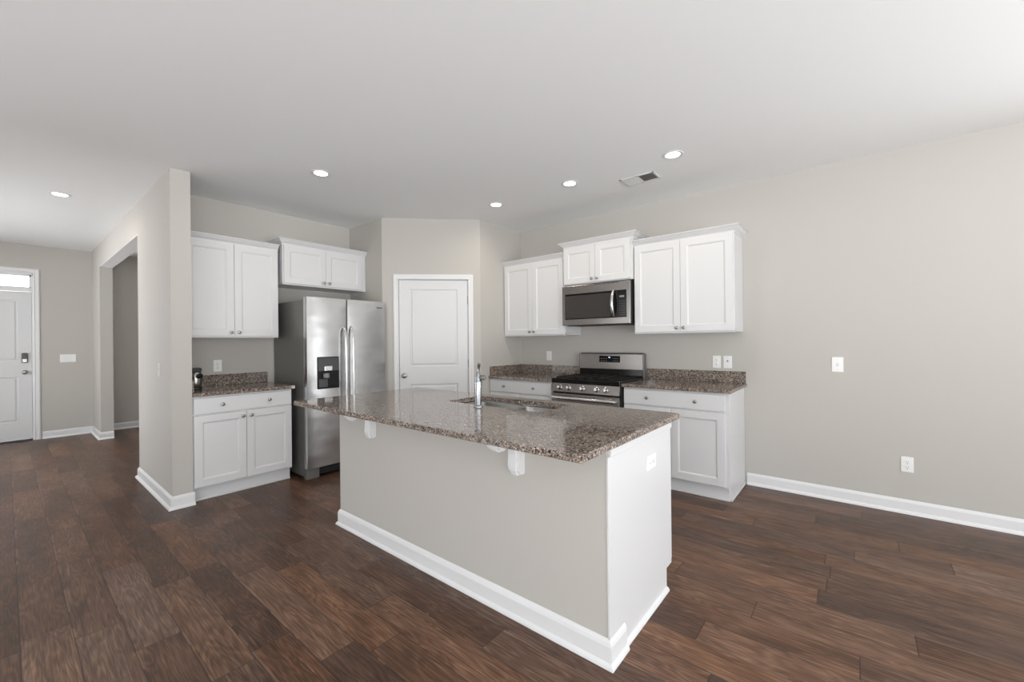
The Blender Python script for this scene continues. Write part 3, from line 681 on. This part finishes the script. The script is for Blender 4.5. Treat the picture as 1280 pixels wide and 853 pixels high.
# ------------------------------------------------------------------ microwave
MX0, MX1, MYF = -2.472, -1.690, 3.880
mw = thing('microwave', 'stainless over the range microwave with curved steel handle', 'microwave', (MX0, YR-.005, 1.485))
MW = MX1-MX0; MF = MYF-(YR-.005); MH = .425
bm = nb(); box(bm, .002, MW-.002, MF+.022, 0, 0, MH-.004, .003); box(bm, .03, MW-.03, MF+.06, -.06, -.006, .002); obj('body', bm, M_MATB, mw, 'black casing')
bm = nb(); box(bm, 0, MW, MF, MF+.024, .0, MH-.002, .004, 2); dd = obj('door', bm, M_STEELH, mw)
bm = nb(); box(bm, .036, .580, MF-.003, MF+.002, .072, MH-.108, .002); obj('window', bm, M_GLASSB, dd, 'dark glass window')
bm = nb(); box(bm, .036, .745, MF-.0015, MF+.002, .062, MH-.088, .002); obj('glass_surround', bm, M_ENAMEL, dd)
bm = nb(); box(bm, .655, .738, MF-.004, MF-.001, .066, MH-.094, .001); cpn = obj('control_panel', bm, M_BLACK, mw, 'black keypad panel')
bm = nb(); box(bm, .672, .722, MF-.0052, MF-.0038, .262, .280); obj('display', bm, M_BTN, cpn)
bm = nb()
for i in range(3):
    for j in range(7): box(bm, .668+i*.022, .680+i*.022, MF-.0048, MF-.0038, .085+j*.023, .089+j*.023)
obj('button_marks', bm, flat('dim_brown_print', (.10, .075, .05), .5), cpn)
bm = nb(); n = 10; pts = []
for k in range(n+1): u = k/n; pts.append((.612, MF-.006-.048*math.sin(math.pi*u)**.7, .075+.262*u))
tube(bm, pts, [.012]+[.015]*(n-1)+[.012], 12, up=(1, 0, 0)); obj('handle', bm, M_STEELH2, dd, 'bright curved handle', True)
bm = nb()
for k in range(12): box(bm, .10+k*.048, .135+k*.048, MF-.001, MF+.002, MH-.014, MH-.008)
obj('vent', bm, M_MATB, dd)

# ------------------------------------------------------------------ small appliance on left counter
ap = thing('coffee_maker', 'small silver and black coffee maker on the counter beside the partition wall', 'coffee maker', (-4.60, 1.088, .9145))
bm = nb(); lathe(bm, [(.048, 0), (.052, .004), (.052, .018), (.045, .022), (0, .022)], 24); obj('base', bm, M_MATB, ap, smooth=True)
bm = nb(); lathe(bm, [(.040, .022), (.050, .035), (.052, .06), (.052, .125), (.049, .150), (.044, .156), (0, .156)], 24); obj('body', bm, M_NICK, ap, smooth=True)
bm = nb(); lathe(bm, [(0, -.004), (.018, -.003), (.030, 0), (.018, .006), (0, .008)], 20, Matrix.Translation((.050, .018, .120)) @ Matrix.Rotation(R(14), 4, 'Z') @ Matrix.Rotation(R(90), 4, 'Y') @ Matrix.Diagonal((.72, 1.05, 1, 1))); obj('opening', bm, M_BLACK, ap, 'black oval front', True)
bm = nb(); box(bm, -.045, .045, -.06, .040, .158, .192, .006, 2); box(bm, -.01, .01, -.062, -.045, .19, .216, .004); obj('lid', bm, M_MATB, ap, 'black lid')

# ------------------------------------------------------------------ outlets and switches
def plate(kind, label, mat, w=.070, h=.114, pm=None):
    pm = pm or M_PLATE
    nm = {'outlet': 'wall_outlet', 'switch': 'light_switch', 'coax': 'cable_outlet', 'triple': 'light_switch'}[kind]
    cat = {'outlet': 'outlet', 'switch': 'light switch', 'coax': 'outlet', 'triple': 'light switch'}[kind]
    t = bpy.data.objects.new(nm, None); C.objects.link(t); t.matrix_world = mat; tag(t, label, cat)
    bm = nb(); box(bm, -w/2, w/2, -.006, 0, -h/2, h/2, .002, 2); pl = obj('cover_plate', bm, pm, t)
    if kind == 'outlet':
        for z in (.020, -.020):
            bm = nb(); lathe(bm, [(.0165, 0), (.0165, .003), (.015, .004), (0, .004)], 18, Rx((0, -.0055, z))); so = obj('socket', bm, M_PLATE, t)
            bm = nb(); box(bm, -.007, -.0050, -.0102, -.009, z-.001, z+.008); box(bm, .0050, .007, -.0102, -.009, z-.001, z+.007); lathe(bm, [(.0028, 0), (.0028, .001), (0, .001)], 8, Rx((0, -.0093, z-.009))); obj('slots', bm, M_SLOT, so)
    elif kind == 'switch':
        bm = nb(); box(bm, -.005, .005, -.018, -.004, -.006, .008, .002); obj('toggle', bm, pm, t)
        bm = nb(); box(bm, -.008, .008, -.0068, -.005, -.014, .014); obj('toggle_slot', bm, M_SCREW, t)
    elif kind == 'coax':
        bm = nb(); lathe(bm, [(.009, 0), (.009, .003), (.005, .004), (.005, .011), (0, .011)], 12, Rx((0, -.0055, .010))); obj('coax_socket', bm, M_NICK, t)
    elif kind == 'triple':
        for x in (-.046, 0, .046):
            bm = nb(); box(bm, x-.005, x+.005, -.018, -.004, -.006, .008, .002); obj('toggle', bm, M_PLATE, t)
    for z in ((0,) if kind == 'outlet' else (.040, -.040)):
        bm = nb(); lathe(bm, [(.003, 0), (.003, .001), (0, .001)], 8, Rx((0, -.006, z))); obj('screw', bm, M_SCREW, t)
    return t
T = Matrix.Translation; RZ = lambda d: Matrix.Rotation(R(d), 4, 'Z')
plate('outlet', 'white duplex outlet low on the bare wall at right', T((.297, YR, .367)))
plate('switch', 'white switch plate alone high on the bare wall at right', T((-.108, YR, 1.105)), .075, .120)
plate('outlet', 'white duplex outlet above the right countertop, left one of the pair', T((-1.012, YR, 1.106)))
plate('coax', 'white single port plate above the right countertop, right one of the pair', T((-.918, YR, 1.106)))
plate('outlet', 'white outlet above the corner countertop left of the range', T((-2.930, YR, 1.136)))
plate('outlet', 'white outlet on the wall above the counter left of the fridge', T((XF, 1.328, 1.108)) @ RZ(90))
plate('triple', 'wide white switch plate on the entry wall beside the front door', T((XE, .585, 1.137)) @ RZ(90), .163)
plate('switch', 'beige toned switch plate on the hall side of the partition wall', T((-4.63, YS0, 1.105)), pm=flat('beige_plastic', (.58, .56, .53), .5))
plate('outlet', 'white outlet mounted sideways on the white end panel of the island', T((IX1-.001, 2.003, .725)) @ RZ(90) @ Matrix.Rotation(R(90), 4, 'Y'))

# ------------------------------------------------------------------ ceiling lights and vent
def downlight(label, x, y, r=.078):
    t = thing('ceiling_light', label, 'ceiling light', (x, y, H), group='recessed ceiling lights')
    bm = nb(); seg = 32
    lathe(bm, [(r*.66, .0), (r*.70, -.0035), (r*.95, -.005), (r, -.002), (r, 0)], seg); bmesh.ops.delete(bm, geom=[f for f in bm.faces if len(f.verts) > 4], context='FACES_ONLY')
    obj('trim_ring', bm, M_TRIM, t, smooth=True)
    bm = nb(); lathe(bm, [(0, -.0032), (r*.66, -.0028), (r*.66, -.0005), (0, -.0005)], seg); obj('lens', bm, M_LENS, t, 'glowing warm white lens')
    l = bpy.data.lights.new('lamp', 'AREA'); l.shape = 'DISK'; l.size = r*1.3; l.energy = LAMP_W; l.color = (1, .90, .76); l.spread = R(165)
    o = bpy.data.objects.new('lamp', l); C.objects.link(o); o.parent = t; o.location = (0, 0, -.012)
downlight('recessed ceiling light in the hall, farthest left near the front door', -5.749, .335)
downlight('recessed ceiling light in front of the fridge, left of the island', -3.436, 1.684)
downlight('smallest recessed ceiling light, nearest the pantry corner', -2.868, 3.249)
downlight('recessed ceiling light above the range, left of the vent', -1.979, 3.251)
downlight('largest recessed ceiling light, right of the ceiling vent', -1.068, 3.268)
vt = thing('ceiling_vent', 'white rectangular ceiling air vent with one dark louvre bank', 'vent', (-1.448, 3.563, H))
bm = nb(); w2, h2 = .155, .095
for a in ((-w2, w2, -h2, -h2+.02), (-w2, w2, h2-.02, h2), (-w2, -w2+.02, -h2, h2), (w2-.02, w2, -h2, h2), (-.008, .008, -h2, h2)): box(bm, *a, -.007, 0, .002)
obj('frame', bm, M_TRIM, vt)
for name, xa, xb, tilt in (('louvre_bank', -w2+.02, -.008, 1), ('louvre_bank', .008, w2-.02, -1)):
    bm = nb(); k = 9
    for i in range(k):
        x = xa+(xb-xa)*(i+.5)/k; d = tilt*.0045
        vs = [bm.verts.new(p) for p in ((x-d, -h2+.018, -.008), (x+d, -h2+.018, -.001), (x+d, h2-.018, -.001), (x-d, h2-.018, -.008))]; bm.faces.new(vs)
        vs = [bm.verts.new(p) for p in ((x-d+.0012, -h2+.018, -.008), (x+d+.0012, -h2+.018, -.001), (x+d+.0012, h2-.018, -.001), (x-d+.0012, h2-.018, -.008))]; bm.faces.new(vs)
    obj(name, bm, M_TRIM, vt)
bm = nb(); box(bm, -w2+.01, w2-.01, -h2+.01, h2-.01, -.0012, -.0004); obj('duct_shade_sheet', bm, M_DUCT_SHADE, vt)  # flat dark sheet; the shade inside the duct is put into its colour
